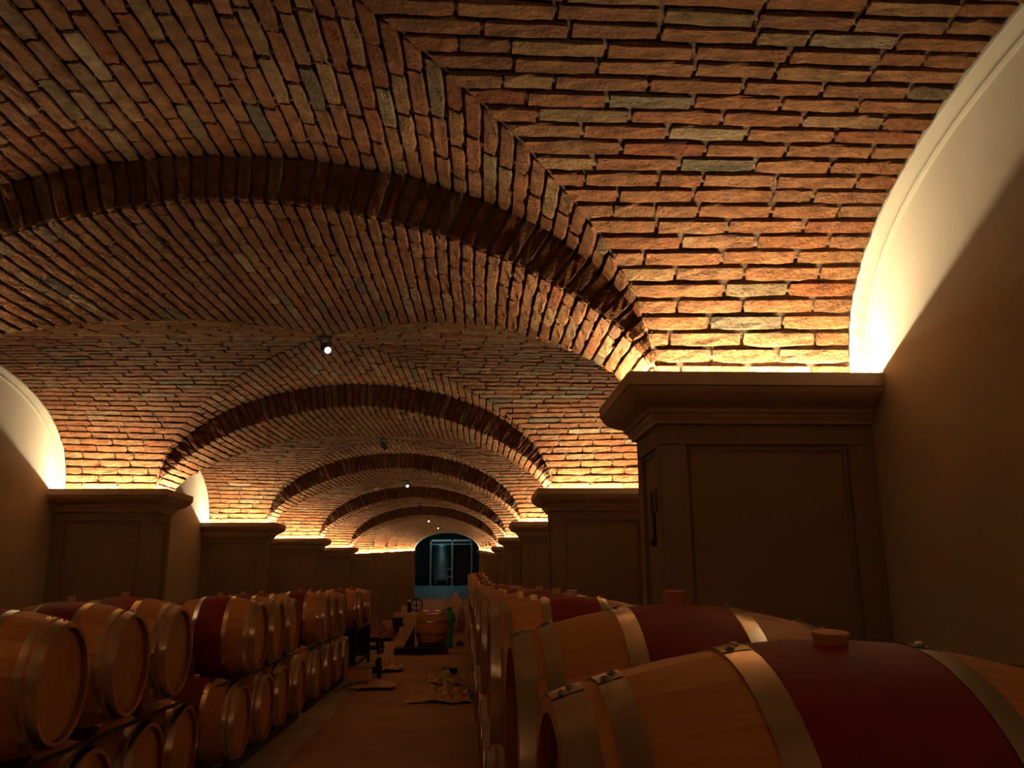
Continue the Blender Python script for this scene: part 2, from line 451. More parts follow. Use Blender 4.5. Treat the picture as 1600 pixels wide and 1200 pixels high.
# ------------------------------------------------------------------ setting: floor, walls
bm = bmesh.new()
ys = [-5.2, 24.2, 45.75, 47.]; X0, X1 = WL-.2, WR+.2
prof = [(y, zfloor(y) if y < 46 else zfloor(45.75)) for y in ys]
for (ya, za), (yb, zb) in zip(prof, prof[1:]):
    v = [bm.verts.new(p) for p in ((X0, ya, za), (X1, ya, za), (X1, yb, zb), (X0, yb, zb), (X0, ya, za-.2), (X1, ya, za-.2), (X1, yb, zb-.2), (X0, yb, zb-.2))]
    for f in ((0, 1, 2, 3), (7, 6, 5, 4), (0, 4, 5, 1), (2, 6, 7, 3), (0, 3, 7, 4), (1, 5, 6, 2)): bm.faces.new([v[i] for i in f])
tag(bmobj('floor', bm, M_FLOOR), 'smooth brown cellar floor of the central aisle', kind='structure')
def wallbox(name, x0, x1, y0, y1, z0, z1, mat, label):
    bm = bmesh.new(); box(bm, x0, x1, y0, y1, z0, z1)
    return tag(bmobj(name, bm, mat), label, kind='structure')
wallbox('wall_right', WR, WR+.2, -5.2, 46, -.2, 4.6, M_PLASTER, 'beige plaster side wall behind the right piers')
wallbox('wall_left', WL-.2, WL, -5.2, 46, -.2, 4.6, M_PLASTER, 'beige plaster side wall behind the left piers')
wallbox('wall_back', X0, X1, -5.3, -5.1, -.2, 4.6, M_PLASTER, 'unseen plaster wall added behind the camera to close the hall')  # added wall out of view, encloses the hall so light bounces back

# ------------------------------------------------------------------ piers with cornices
def ringpts(side, o, z, k):
    xf = XM+side*HS; yk = Y1+(k-1)*PER; wx = WR if side > 0 else WL
    return [(wx, yk-o, z), (xf-side*o, yk-o, z), (xf-side*o, yk+PL+o, z), (wx, yk+PL+o, z)]
PROF = [(-.03, -.045), (.02, -.045), (.104, -.045), (.106, -.002), (.110, 0), (.136, 0), (.139, -.003), (.139, -.052), (.132, -.056), (.130, -.064), (.124, -.075), (.112, -.089), (.094, -.103), (.072, -.114), (.052, -.121),
        (.046, -.126), (.046, -.140), (.034, -.144), (.030, -.156), (.020, -.168), (.018, -.172), (.018, -.180), (.0, -.184)]
def make_pier(side, k, label):
    z0 = zoff(k); top = ZS+z0; yk = Y1+(k-1)*PER; xf = XM+side*HS; wx = WR if side > 0 else WL
    zf = zfloor(yk)
    root = empty('pillar', (xf, yk, zf)); tag(root, label, None, None, 'structure')
    inv = Vector((-xf, -yk, -zf))
    def put(o):
        o.location = inv; return o
    V = []; F = []
    for o, dz in PROF: V += ringpts(side, o, top+dz, k)
    n = len(PROF)
    for i in range(n-1):
        for j in range(3): F.append((i*4+j, i*4+j+1, i*4+4+j+1, i*4+4+j))
    o_ = obj('cornice', V, F, M_CORNICE, root); put(o_)
    bm = bmesh.new(); xi = xf+side*.014
    a, b = sorted((xi, wx)); box(bm, a, b, yk+.014, yk+PL-.014, zf-.02, top-.03)
    if k >= 6: a, b = sorted((xf+side*.03, wx)); box(bm, a, b, yk+.0, yk+PL-.0, top-.04, top+.17)
    put(bmobj('shaft', bm, M_STONE, root))
    # stiles and rails around the sunk panels
    bm = bmesh.new()
    t0, t1 = top-.183, top-.262; zb = zf+.30
    def fb(xa, xb, za, zb_): a, b = sorted((xa, xb)); box(bm, a, b, yk, yk+.02, za, zb_, .003); box(bm, a, b, yk+PL-.02, yk+PL, za, zb_, .003)
    def sb(ya, yb, za, zb_): a, b = sorted((xf, xf+side*.02)); box(bm, a, b, ya, yb, za, zb_, .003)
    fb(xf, wx, t1, t0); fb(xf, wx, zf, zb); fb(xf, xf+side*.105, zb, t1); fb(wx-side*.105, wx, zb, t1)
    sb(yk+.02, yk+PL-.02, t1, t0); sb(yk+.02, yk+PL-.02, zf, zb); sb(yk+.02, yk+.085, zb, t1); sb(yk+PL-.085, yk+PL-.02, zb, t1)
    put(bmobj('panel_frame', bm, M_STONE, root))
    bm = bmesh.new()
    a, b = sorted((xf+side*.118, wx-side*.118))
    for (x0, x1, za, zb2) in ((a, b, t1-.022, t1-.012), (a, b, zb+.012, zb+.022), (a, a+.01, zb+.022, t1-.022), (b-.01, b, zb+.022, t1-.022)):
        box(bm, x0, x1, yk+.006, yk+.016, za, zb2)
    a, b = sorted((xf+side*.006, xf+side*.016))
    for (y0, y1, za, zb2) in ((yk+.097, yk+PL-.097, t1-.022, t1-.012), (yk+.097, yk+.107, zb+.022, t1-.022), (yk+PL-.107, yk+PL-.097, zb+.022, t1-.022)):
        box(bm, a, b, y0, y1, za, zb2)
    put(bmobj('panel_bead', bm, M_STONE, root))
    # light strip lying in the gutter behind the lip
    zt = top-.035; V = []; F = []
    for o in (.024, .036): V += [(x, y, zt) for x, y, _ in ringpts(side, o, 0, k)]
    for o in (.024, .036): V += [(x, y, zt-.008) for x, y, _ in ringpts(side, o, 0, k)]
    for j in range(3):
        F += [(j, j+1, 5+j, 4+j)]
    strip = obj('light_strip', V, F, M_STRIP); 
    word = 'right' if side > 0 else 'left'
    tag(strip, f'glowing warm strip light on the {word} pier cornice, {ORD[k]} pier from the camera', 'strip light', 'strip lights on the cornices')
    return root
ORD = ['zeroth', 'first', 'second', 'third', 'fourth', 'fifth', 'sixth', 'seventh', 'eighth', 'ninth', 'tenth', 'eleventh', 'twelfth']
ORD[0] = 'unseen nearest'
for k in range(0, 12):
    for side in (1, -1):
        w_ = 'right' if side > 0 else 'left'
        make_pier(side, k, f'beige panelled pier with moulded cornice, {ORD[k]} on the {w_} side of the hall')

# plaster band and bead where the side vaults meet the walls
def make_lunette(side, k):
    wx = WR if side > 0 else WL; xe = XER if side > 0 else XEL
    c0 = local2world(np.zeros(3), k); s = np.linspace(-1, 1, 65); y, z = cW(s)
    P = np.stack([y, z], -1); T = np.gradient(P, axis=0); T /= np.linalg.norm(T, axis=1, keepdims=True)
    n = np.stack([T[:, 1], -T[:, 0]], -1)      # inwards / downwards
    n *= np.sign((n*(np.array([0, -1.])-P)).sum(1))[:, None]
    root = empty('trim_%d' % (k*2+(side > 0)+1), (wx, c0[1], c0[2]))
    tag(root, f'arched plaster band of the {"right" if side > 0 else "left"} wall in bay {k}', kind='structure')
    def strip(name, secs):
        V = []; m = len(s); F = []
        for x, o in secs: V += [(x-wx, p[0]+q[0]*o, p[1]+q[1]*o) for p, q in zip(P, n)]
        for a in range(len(secs)-1):
            F += [(a*m+i, a*m+i+1, (a+1)*m+i+1, (a+1)*m+i) for i in range(m-1)]
        obj(name, V, F, M_PLASTER, root, smooth=False)
    strip('plaster_band', [(xe, -.03), (xe, .006), (xe+side*.004, .010), (wx-side*.0, .010)])
    strip('bead', [(wx, .040), (wx-side*.010, .037), (wx-side*.014, .028), (wx-side*.010, .019), (wx, .016)])
for k in range(0, 12):
    for side in (1, -1): make_lunette(side, k)

# ------------------------------------------------------------------ vaults
WORD = {'far': 'far cell of the brick groin vault, courses running along the hall', 'near': 'near cell and arch soffit of the brick groin vault',
        'right': 'right side cell of the brick groin vault, courses running across', 'left': 'left side cell of the brick groin vault, courses running across'}
for k in range(0, 12):
    FAR[0] = k >= 7
    for web in ('far', 'near', 'right', 'left'):
        vis = {1: {'far': 300, 'right': 300, 'left': 40}, 2: dict(far=300, near=300, right=300, left=300), 3: dict(far=220, near=200, right=220, left=220)}.get(k, {})
        make_web(web, k, vis.get(web, 0), k == 0 or k > 4, WORD[web]+(f', {ORD[k]} bay' if k else ', bay over the camera'))
    if k < 6: make_ring(k, k in (1, 2, 3), f'shadowed brick arch face at the {ORD[k]} pair of piers')

# ------------------------------------------------------------------ spot lamps hanging at the vault centres
def make_lamp(k, lit, label, aim=(-.15, -1, -.35)):
    c = local2world(np.array([0, 0, .8365]), k)
    root = empty('spot_lamp', (c[0], c[1], c[2]-.001)); tag(root, label, 'lamp', 'spot lamps under the vault centres')
    bm = bmesh.new(); tube(bm, [(0, 0, .0), (0, 0, -.018)], .038, 16); bmobj('mount', bm, M_DARK, root)
    bm = bmesh.new(); tube(bm, [(0, 0, -.016), (0, .012, -.05)], .007, 8); box(bm, -.034, -.028, -.01, .012, -.10, -.045); box(bm, .028, .034, -.01, .012, -.10, -.045); box(bm, -.034, .034, -.01, .012, -.052, -.045)
    bmobj('bracket', bm, M_DARK, root)
    a = Vector(aim).normalized(); p = Vector((0, 0, -.085))
    bm = bmesh.new(); tube(bm, [p-a*.045, p-a*.03, p+a*.02, p+a*.045], [.014, .026, .028, .03], 16); bmobj('housing', bm, M_DARK, root)
    bm = bmesh.new(); tube(bm, [p+a*.0445, p+a*.047], .022, 16); bmobj('lens', bm, M_LENS if lit else M_LENSOFF, root)
    bm = bmesh.new(); tube(bm, [(0, 0, -.01), (-.06, .01, .0), (-.09, .0, -.035), (-.11, .01, .0)], .004, 6); bmobj('cable', bm, M_DARK, root)
make_lamp(2, True, 'small black spot lamp with glowing lens, nearest under the vault', (.55, -1, -.55))
make_lamp(3, False, 'small black spot lamp turned away and unlit, second under the vault', (.6, .6, -.6))
make_lamp(4, True, 'small black spot lamp with glowing lens, third under the vault', (.1, -1, -.3))
make_lamp(5, False, 'small black spot lamp turned away, fourth under the vault', (-.4, .8, -.5))
make_lamp(6, True, 'small black spot lamp with glowing lens, fifth under the vault', (.1, -1, -.2))
make_lamp(8, True, 'small black spot lamp with glowing lens, farthest under the vault', (-.2, -1, -.2))

# ------------------------------------------------------------------ barrels (axis along x)
BW, RB, RH = .435, .400, .320
def rad(x): return RB-(RB-RH)*(abs(x)/BW)**1.9
NSTAVE = 24
XS = [-BW, -.39, -.32, -.24, -.15, -.06, 0, .06, .15, .24, .32, .39, BW]
def stave_geo(a0, a1, seg=2):
    V = []; F = []; th = .024
    for x in XS:
        for layer in (0, 1):
            for j in range(seg+1):
                a = a0+(a1-a0)*j/seg; r = rad(x)-(th if layer else 0)
                if layer == 0 and j in (0, seg): r -= .0007
                V.append((x, r*math.sin(a), r*math.cos(a)))
    w_ = 2*(seg+1)
    for i in range(len(XS)-1):
        b = i*w_
        for j in range(seg):
            F.append((b+j, b+j+1, b+w_+j+1, b+w_+j)); F.append((b+seg+1+j+1, b+seg+1+j, b+w_+seg+1+j, b+w_+seg+1+j+1))
        F.append((b+seg, b+2*seg+1, b+w_+2*seg+1, b+w_+seg)); F.append((b+seg+1, b, b+w_, b+w_+seg+1))
    for i in (0, len(XS)-1):
        b = i*w_
        for j in range(seg):
            f = (b+j, b+seg+1+j, b+seg+2+j, b+j+1); F.append(f if i == 0 else f[::-1])
    return V, F
HOOPS = [(-.410, .050), (-.345, .040), (-.150, .045), (.150, .045), (.345, .040), (.410, .050)]
def hoop_geo(xc, wd):
    n = 48; V = []; F = []; xs = [xc-wd/2, xc-wd/2, xc, xc+wd/2, xc+wd/2]; off = [0, .003, .0036, .003, 0]
    for x, o in zip(xs, off):
        for j in range(n):
            a = 2*math.pi*j/n; r = rad(x)+o; V.append((x, r*math.sin(a), r*math.cos(a)))
    for i in range(4):
        for j in range(n): F.append((i*n+j, i*n+(j+1) % n, (i+1)*n+(j+1) % n, (i+1)*n+j))
    # overlapping lap of the hoop end
    b = len(V); m = 6
    for x in (xc-wd/2, xc+wd/2):
        for j in range(m): a = -.02+.2*j/(m-1); r = rad(x)+.0042; V.append((x, r*math.sin(a), r*math.cos(a)))
    for j in range(m-1): F.append((b+j, b+j+1, b+m+j+1, b+m+j))
    b2 = len(V)
    for x in (xc-wd/2, xc+wd/2):
        r = rad(x)+.002; a = .18; V.append((x, r*math.sin(a), r*math.cos(a)))
    F.append((b+m-1, b2, b2+1, b+2*m-1))
    return V, F
def rivet_geo(xc, a):
    V = []; F = []; r0 = rad(xc)+.0035; n = 8
    for (rr, h) in ((.0085, 0), (.007, .004), (.003, .006)):
        for j in range(n):
            t = 2*math.pi*j/n; V.append((xc+rr*math.cos(t), rr*math.sin(t)/1+0, r0+h))
    for i in range(2):
        for j in range(n): F.append((i*n+j, i*n+(j+1) % n, (i+1)*n+(j+1) % n, (i+1)*n+j))
    F.append(tuple(range(2*n, 3*n)))
    c, s = math.cos(a), math.sin(a)
    return [(x, y*c+z*s, z*c-y*s) for x, y, z in V], F
def merge(parts):
    V = []; F = []
    for v, f in parts:
        b = len(V); V += list(v); F += [tuple(b+i for i in q) for q in f]
    return V, F
def plank_head(side):
    """head boards as separate shallow prisms"""
    out = []; R_ = RH-.026; nb = 6; x = side*(BW-.035)
    for b in range(nb):
        y0 = -R_+2*R_*b/nb+.0012; y1 = -R_+2*R_*(b+1)/nb-.0012; m = 5
        top = [(y0+(y1-y0)*i/(m-1)) for i in range(m)]
        loop = [(y, math.sqrt(max(0, R_*R_-y*y))) for y in top]+[(y, -math.sqrt(max(0, R_*R_-y*y))) for y in top[::-1]]
        V = [(x, y, z) for y, z in loop]+[(x-side*.02, y, z) for y, z in loop]; n = len(loop)
        F = [tuple(range(n)) if side < 0 else tuple(range(n))[::-1]]
        F += [(i, (i+1) % n, n+(i+1) % n, n+i) for i in range(n)]
        out.append((V, F))
    return out
def band_geo():
    n = 64; xs = [-.128, -.127, -.09, -.045, 0, .045, .09, .127, .128]; V = []; F = []
    for i, x in enumerate(xs):
        for j in range(n):
            a = 2*math.pi*j/n; r = rad(x)+(.0012 if 0 < i < len(xs)-1 else -.001); V.append((x, r*math.sin(a), r*math.cos(a)))
    for i in range(len(xs)-1):
        for j in range(n): F.append((i*n+j, i*n+(j+1) % n, (i+1)*n+(j+1) % n, (i+1)*n+j))
    return V, F
def bung_geo(tall):
    V = []; F = []; n = 20; z0 = RB-.012; hs = [(0, .022), (.012+tall*.35, .026), (.012+tall, .0285), (.014+tall, .027)]
    for h, r in hs: V += [(r*math.cos(2*math.pi*j/n), r*math.sin(2*math.pi*j/n), z0+h) for j in range(n)]
    for i in range(3):
        for j in range(n): F.append((i*n+j, i*n+(j+1) % n, (i+1)*n+(j+1) % n, (i+1)*n+j))
    F.append(tuple(range(3*n, 4*n)))
    return V, F
def ms(name, geo, mat, smooth=False):
    me = mesh_from(name, geo[0], geo[1], (mat,), True)
    me.set_sharp_from_angle(angle=.55)
    return me
A0 = [2*math.pi*i/NSTAVE for i in range(NSTAVE+1)]
ST_M = [ms('stave', stave_geo(A0[i]+.0006, A0[i+1]-.0006), M_WOOD2 if (i*7) % 5 in (0, 3) else M_WOOD) for i in range(NSTAVE)]
BODY_M = ms('staves', merge([stave_geo(A0[i]+.0015, A0[i+1]-.0015, 1) for i in range(NSTAVE)]), M_WOOD)
HEADB_M = [[ms('head_board', g, M_HEAD) for g in plank_head(s)] for s in (-1, 1)]
HEAD_M = [ms('head', merge(plank_head(s)), M_HEAD) for s in (-1, 1)]
HOOP_M = [ms('hoop', hoop_geo(*h), M_STEEL) for h in HOOPS]
RIV_M = [[ms('rivet', rivet_geo(h[0]+dx, a), M_RIVET, True) for dx, a in ((-.006, .02), (.008, .085))] for h in HOOPS]
HOOPR_M = []
for h in HOOPS: HOOPR_M.append(ms('hoop', merge([hoop_geo(*h), rivet_geo(h[0]-.006, .02), rivet_geo(h[0]+.008, .085)]), M_STEEL))
BAND_M = ms('painted_band', band_geo(), M_RED, True)
BUNG_M = [ms('bung', bung_geo(.034), M_BUNG, True), ms('bung', bung_geo(.03), M_BUNG2, True), ms('bung', bung_geo(.016), M_BUNG, True)]
def part(name, me, parent, label=None):
    o = bpy.data.objects.new(name, me); link(o, parent)
    if label: o['label'] = label
    return o
def make_barrel(x, y, z, roll, detail, label, group, bung=0, scale=1.):
    """detail 2: every stave and board its own part; 1: joined staves"""
    root = empty('wine_barrel', (x, y, z)); tag(root, label, 'barrel', group)
    root.rotation_euler = (roll, 0, rnd.uniform(-.012, .012)); root.scale = (scale,)*3
    if detail == 2:
        for m in ST_M: part('stave', m, root)
        for i in (0, 1):
            for m in HEADB_M[i]: part('head_board', m, root)
        for m, rv in zip(HOOP_M, RIV_M):
            h = part('hoop', m, root)
            for r_ in rv: part('rivet', r_, h)
    else:
        part('staves', BODY_M, root)
        for m in HEAD_M: part('head', m, root)
        for m in HOOPR_M: part('hoop', m, root)
    part('painted_band', BAND_M, root, 'wine-red painted middle band')
    if bung is not None: part('bung', BUNG_M[bung], root)
    return root
ZL, ZU = .482, 1.215
XR_B, XL_B, SL = .565, -2.43, .965
def lowers(k): return [bay_y0(k)+.46+.95*i*.985 for i in range(4)]
def uppers(k):
    l = lowers(k); return [(l[i]+l[i+1])/2 for i in range(3)]
BAYN = ['', 'nearest', 'second', 'third', 'fourth', 'fifth', 'sixth', 'seventh', 'eighth', 'ninth', 'tenth']
POS = ['nearest', 'middle', 'farthest']; POS4 = ['nearest', 'second', 'third', 'farthest']
for k in range(1, 10):
    zf = zfloor((bay_y0(k)+BL/2))
    if k <= 7:
        for i, y in enumerate(lowers(k)):
            if k == 1 and i < 1: continue
            make_barrel(XR_B+rnd.uniform(-.01, .01), y, ZL+zfloor(y), rnd.uniform(-.4, .4), 1,
                f'oak barrel, lower row right of the aisle, {POS4[i]} in the {BAYN[k]} bay', 'barrels in the lower right row', 1)
    for i, y in enumerate(uppers(k)):
        if k == 1 and i == 0: continue
        if k == 9 and i == 2: continue
        dz = {(1, 1): -.020, (1, 2): .012}.get((k, i), rnd.uniform(-.008, .012))
        lab = f'red-banded oak barrel, upper row right of the aisle, {POS[i]} in the {BAYN[k]} bay'
        if (k, i) == (1, 1): lab = 'large foreground oak wine barrel with dark red band and steel hoops'
        if (k, i) == (1, 2): lab = 'second oak wine barrel from the foreground, red band and tall orange bung'
        make_barrel(XR_B+{(1, 1): .0, (1, 2): -.01}.get((k, i), rnd.uniform(-.02, .02)), y, ZU+zfloor(y)+dz, .11 if (k, i) == (1, 1) else rnd.uniform(-.05, .05), 2 if k == 1 else 1, lab,
                    'barrels in the upper right row', (2 if i == 1 else 0) if k == 1 else 1)
LOW_L = {2: (.67, 1.60, 2.52, 3.34), 3: (.48, 1.41, 2.34, 3.27), 4: (.48, 1.41, 2.34, 3.27)}
UP_L = {2: (1.13, 2.06, 2.93), 3: (.96, 1.88, 2.81), 4: (.96, 1.88, 2.81), 5: (1.05, 2.7)}
for k in range(2, 6):
    if k < 5:
        for i, y in enumerate(bay_y0(k)+d_ for d_ in LOW_L[k]):
            make_barrel(XL_B-(.09 if k == 2 else 0)+rnd.uniform(-.015, .015), y, ZL-.014, rnd.uniform(-.5, .5), 1,
                f'oak barrel, lower row left of the aisle, {POS4[i]} in the {["", "", "nearest visible", "middle", "farthest"][k]} group', 'barrels in the lower left row', 1, SL)
    for i, y in enumerate(bay_y0(k)+d_ for d_ in UP_L[k]):
        make_barrel(XL_B-(.09 if k == 2 else 0)+rnd.uniform(-.02, .02), y, ZU-.034+rnd.uniform(0, .008)+(i*.012 if k == 2 else 0), rnd.uniform(-.06, .06), 2 if k == 2 else 1,
                f'red-banded oak barrel, upper row left of the aisle, {POS[i]} of the {["", "", "nearest", "second", "third", "last"][k]} group',
                'barrels in the upper left row', 1, SL)

# laths between the rows, floor rails under them
def rails(x, k, z, h, name, label, group, mat, offs=(-.3, .3)):
    y0 = bay_y0(k)+.02; y1 = y0+BL-.04
    t = empty(name, (x, y0, z)); tag(t, label, 'rail', group)
    for o in offs:
        bm = bmesh.new(); box(bm, o-.03, o+.03, 0, y1-y0, 0, h, .003)
        ob = bmobj('rail', bm, mat, t)
        if k >= 7: ob.rotation_euler = (math.atan(.162/PER), 0, 0)
for k in range(1, 8):
    zf = zfloor(bay_y0(k)); bay = BAYN[k]
    rails(XR_B, k, zf, .112, 'floor_rails', f'timber rails under the lower right barrels in the {bay} bay', 'floor rails', M_LATH)
    rails(XR_B, k, .8425+zf, .009, 'barrel_laths', f'thin laths between the right barrel rows in the {bay} bay', 'laths between rows', M_LATH)
for k in range(2, 5):
    rails(XL_B, k, 0, .105, 'floor_rails', f'timber rails under the lower left barrels in the {BAYN[k]} bay', 'floor rails', M_LATH)
    rails(XL_B, k, .8165, .008, 'barrel_laths', f'thin laths between the left barrel rows in the {BAYN[k]} bay', 'laths between rows', M_LATH)
def rack(x, y0, y1, z, h, label, name='barrel_rack'):
    t = empty(name, (x, y0, z)); tag(t, label, 'rack')
    for px in (-.36, .36):
        for py in (0, y1-y0):
            bm = bmesh.new(); box(bm, px-.03, px+.03, py-.03, py+.03, 0, h); bmobj('post', bm, M_DARK, t)
    for px in (-.36, .36):
        bm = bmesh.new(); box(bm, px-.03, px+.03, 0, y1-y0, h-.05, h); box(bm, px-.02, px+.02, 0, y1-y0, .15, .2); bmobj('rail', bm, M_DARK, t)
    bm = bmesh.new(); box(bm, -.36, .36, .0, .04, .15, h-.06); bmobj('back_plate', bm, M_DARK, t)
    bm = bmesh.new(); box(bm, -.36, .36, y1-y0-.04, y1-y0, .15, h-.06); bmobj('back_plate', bm, M_DARK, t)
u5 = [bay_y0(5)+d_ for d_ in UP_L[5]]
rack(XL_B, u5[0]-.42, u5[1]+.40, 0, .825, 'black steel rack carrying the last two barrels of the left row')
for k in (8, 9):
    u = uppers(k); rack(XR_B, u[0]-.42, u[-1]+.42 if k == 8 else u[1]+.42, zfloor(u[0])-.05, .90, f'dark steel rack carrying the far right barrels in the {BAYN[k]} bay')

# ------------------------------------------------------------------ gravel bed along the left row
bm = bmesh.new(); box(bm, WL, -1.72, 3.0, 20.2, 0, .012)
tag(bmobj('floor', bm, M_GRAVELBED), 'pale gravel bed under the left barrels', kind='structure')
V = []; F = []
ico = [(0, 0, .6), (1, 0, 0), (0, 1, 0), (-1, 0, 0), (0, -1, 0), (0, 0, -.6)]
icf = [(0, 1, 2), (0, 2, 3), (0, 3, 4), (0, 4, 1), (5, 2, 1), (5, 3, 2), (5, 4, 3), (5, 1, 4)]
for i in range(9000):
    y = 4.5+13.5*rnd.random()**1.1; x = -1.70-abs(rnd.gauss(0, .22)); r = rnd.uniform(.006, .015)
    if x < -2.4: continue
    b = len(V); a = rnd.random()*6
    for p in ico:
        px, py = p[0]*math.cos(a)-p[1]*math.sin(a)*.8, p[0]*math.sin(a)+p[1]*math.cos(a)*.8
        V.append((x+px*r*rnd.uniform(.8, 1.2), y+py*r, .014+p[2]*r))
    F += [tuple(b+j for j in f) for f in icf]
g = obj('gravel', V, F, M_PEBBLE); tag(g, 'loose pale gravel beside the left barrel row', 'gravel', kind='stuff')

# ------------------------------------------------------------------ things on the aisle floor
def upright_barrel():
    z = .16
    r = empty('wine_barrel', (-.80, 21.85, z+BW)); tag(r, 'single oak barrel standing upright on a dark pallet in the aisle', 'barrel')
    r.rotation_euler = (0, -math.pi/2, 0)
    part('staves', BODY_M, r)
    for m in HEAD_M: part('head', m, r)
    for m in HOOPR_M: part('hoop', m, r)
upright_barrel()
t = empty('pallet', (-.95, 21.75, 0)); tag(t, 'low black pallet under the upright barrel', 'pallet')
for i in range(5):
    bm = bmesh.new(); box(bm, -.72, .56, -.42+i*.17, -.29+i*.17, .13, .155, .004); bmobj('slat', bm, M_DARK, t)
for x in (-.68, -.08, .48):
    bm = bmesh.new(); box(bm, x-.04, x+.04, -.42, .42, 0, .13, .004); bmobj('bearer', bm, M_DARK, t)
bm = bmesh.new(); box(bm, -.72, .56, -.44, -.42, .02, .135); bmobj('skirt_board', bm, M_DARK, t)
bm = bmesh.new(); v = [bm.verts.new(p) for p in ((-.52, -.16, .156), (-.27, -.16, .156), (-.27, -.16, .62), (-.52, .16, .156), (-.27, .16, .156), (-.27, .16, .62))]
for f in ((0, 1, 2), (3, 5, 4), (0, 3, 4, 1), (0, 2, 5, 3), (1, 4, 5, 2)): bm.faces.new([v[i] for i in f])
bmobj('wedge', bm, M_LATH, t)
def crumple(name, x, y, sx, sy, h, label, cat, mat, seed, z=None, n=16, fold=1.6):
    z = zfloor(y) if z is None else z; V = []; F = []
    r = random.Random(seed)
    for i in range(n):
        for j in range(n):
            u, v = i/(n-1)-.5, j/(n-1)-.5
            edge = 1+.25*noise.noise(Vector((math.atan2(v, u)*1.3, seed, 0)))
            p = Vector((u*fold*2.4+seed, v*fold*2.4, seed*.7))
            zz = abs(noise.noise(p))*1.1+abs(noise.noise(p*2.7))*.5
            fall = max(0, 1-(4*(u*u+v*v))*.85)
            V.append((u*sx*edge+r.uniform(-.01, .01), v*sy*edge+r.uniform(-.01, .01), .006+h*zz*(.25+fall)))
    for i in range(n-1):
        for j in range(n-1):
            a = i*n+j; F.append((a, a+n, a+n+1)); F.append((a, a+n+1, a+1))
    # underside gives the sheet its thickness
    m = len(V); V += [(p[0], p[1], p[2]-.004) for p in V]; F += [tuple(m+q for q in f[::-1]) for f in F]
    return tag(obj(name, V, F, mat, loc=(x, y, z)), label, cat)
crumple('paper_sheet', -.36, 13.6, .92, 1.5, .24, 'crumpled pale paper on the floor beside the right barrels', 'paper', M_PAPER, 3)
crumple('paper_sheet', -.33, 15.6, .62, 1.0, .2, 'smaller crumpled brown paper behind the dark box, right of the aisle', 'paper', M_PAPER, 5)
crumple('paper_sheet', -1.52, 17.9, .6, 1.4, .22, 'crumpled paper sheet left of the aisle, farther one', 'paper', M_PAPER, 8, z=.03)
crumple('paper_sheet', -1.50, 15.0, .75, 1.0, .12, 'flat paper sheet left of the aisle, nearer one', 'paper', M_PAPER, 11, z=.03)
crumple('cloth_heap', -2.62, 26.0, 1.2, 1.2, .75, 'heap of crumpled brown wrappings left of the aisle', 'heap', M_CLOTH, 14, n=14, fold=2.6)
def solidbox(name, x, y, z, sx, sy, sz, mat, label, cat, lid=None):
    t = empty(name, (x, y, z)); tag(t, label, cat)
    bm = bmesh.new(); box(bm, -sx/2, sx/2, -sy/2, sy/2, 0, sz, .01); bmobj('body', bm, mat, t)
    bm = bmesh.new(); box(bm, -sx/2-.01, sx/2+.01, -sy/2-.01, sy/2+.01, sz, sz+.02, .004); bmobj('lid', bm, lid or mat, t)
    return t
solidbox('carton', -1.72, 14.9, .11, .36, .3, .2, M_PAPER, 'small open brown carton on the paper at the left', 'box', M_CLOTH)
solidbox('tool_box', -.26, 16.6, 0, .26, .22, .12, M_DARK, 'small dark box on the floor near the right barrels', 'box')
solidbox('pale_crate', -1.35, 25.9, zfloor(25.9), .85, .6, .72, M_PAPER, 'pale low crate behind the upright barrel', 'crate')
# tall pale sack
def lathe(bm, prof, n=20, jit=0, seed=0, c=(0, 0)):
    r = random.Random(seed); rings = []
    for rr, z in prof:
        rings.append([bm.verts.new((c[0]+(rr*(1+jit*r.uniform(-1, 1)))*math.cos(2*math.pi*j/n), c[1]+rr*(1+jit*r.uniform(-1, 1))*math.sin(2*math.pi*j/n), z)) for j in range(n)])
    for a, b in zip(rings, rings[1:]):
        for j in range(n): bm.faces.new((a[j], a[(j+1) % n], b[(j+1) % n], b[j]))
    bm.faces.new(rings[0][::-1]); bm.faces.new(rings[-1])
def sack(x, y, prof, mat, label, name, seed, tie=None):
    t = empty(name, (x, y, zfloor(y))); tag(t, label, 'bag')
    bm = bmesh.new(); lathe(bm, prof, 14, .10, seed); bmobj('bag', bm, mat, t)
    bm = bmesh.new(); tp = prof[-1]; lathe(bm, [(tp[0]*.8, tp[1]-.01), (tp[0]*1.5, tp[1]+.05), (tp[0]*1.2, tp[1]+.09)], 10, .2, seed+1); bmobj('tied_neck', bm, mat, t)
sack(-.28, 28.0, [(.22, 0), (.30, .12), (.30, .45), (.24, .8), (.14, 1.02), (.05, 1.12)], M_PAPER, 'tall pale paper sack standing beside the right barrels', 'paper_sack', 4)
sack(-.40, 23.3, [(.10, 0), (.09, .25), (.08, .52), (.135, .64), (.155, .76), (.13, .88), (.06, .95)], M_GREEN, 'green plastic bag standing right of the upright barrel', 'plastic_bag', 9)
crumple('dark_bundle', -.12, 23.9, .25, .3, .25, 'small dark bundle at the foot of the pale sack', 'bundle', M_DARK, 21, n=8)
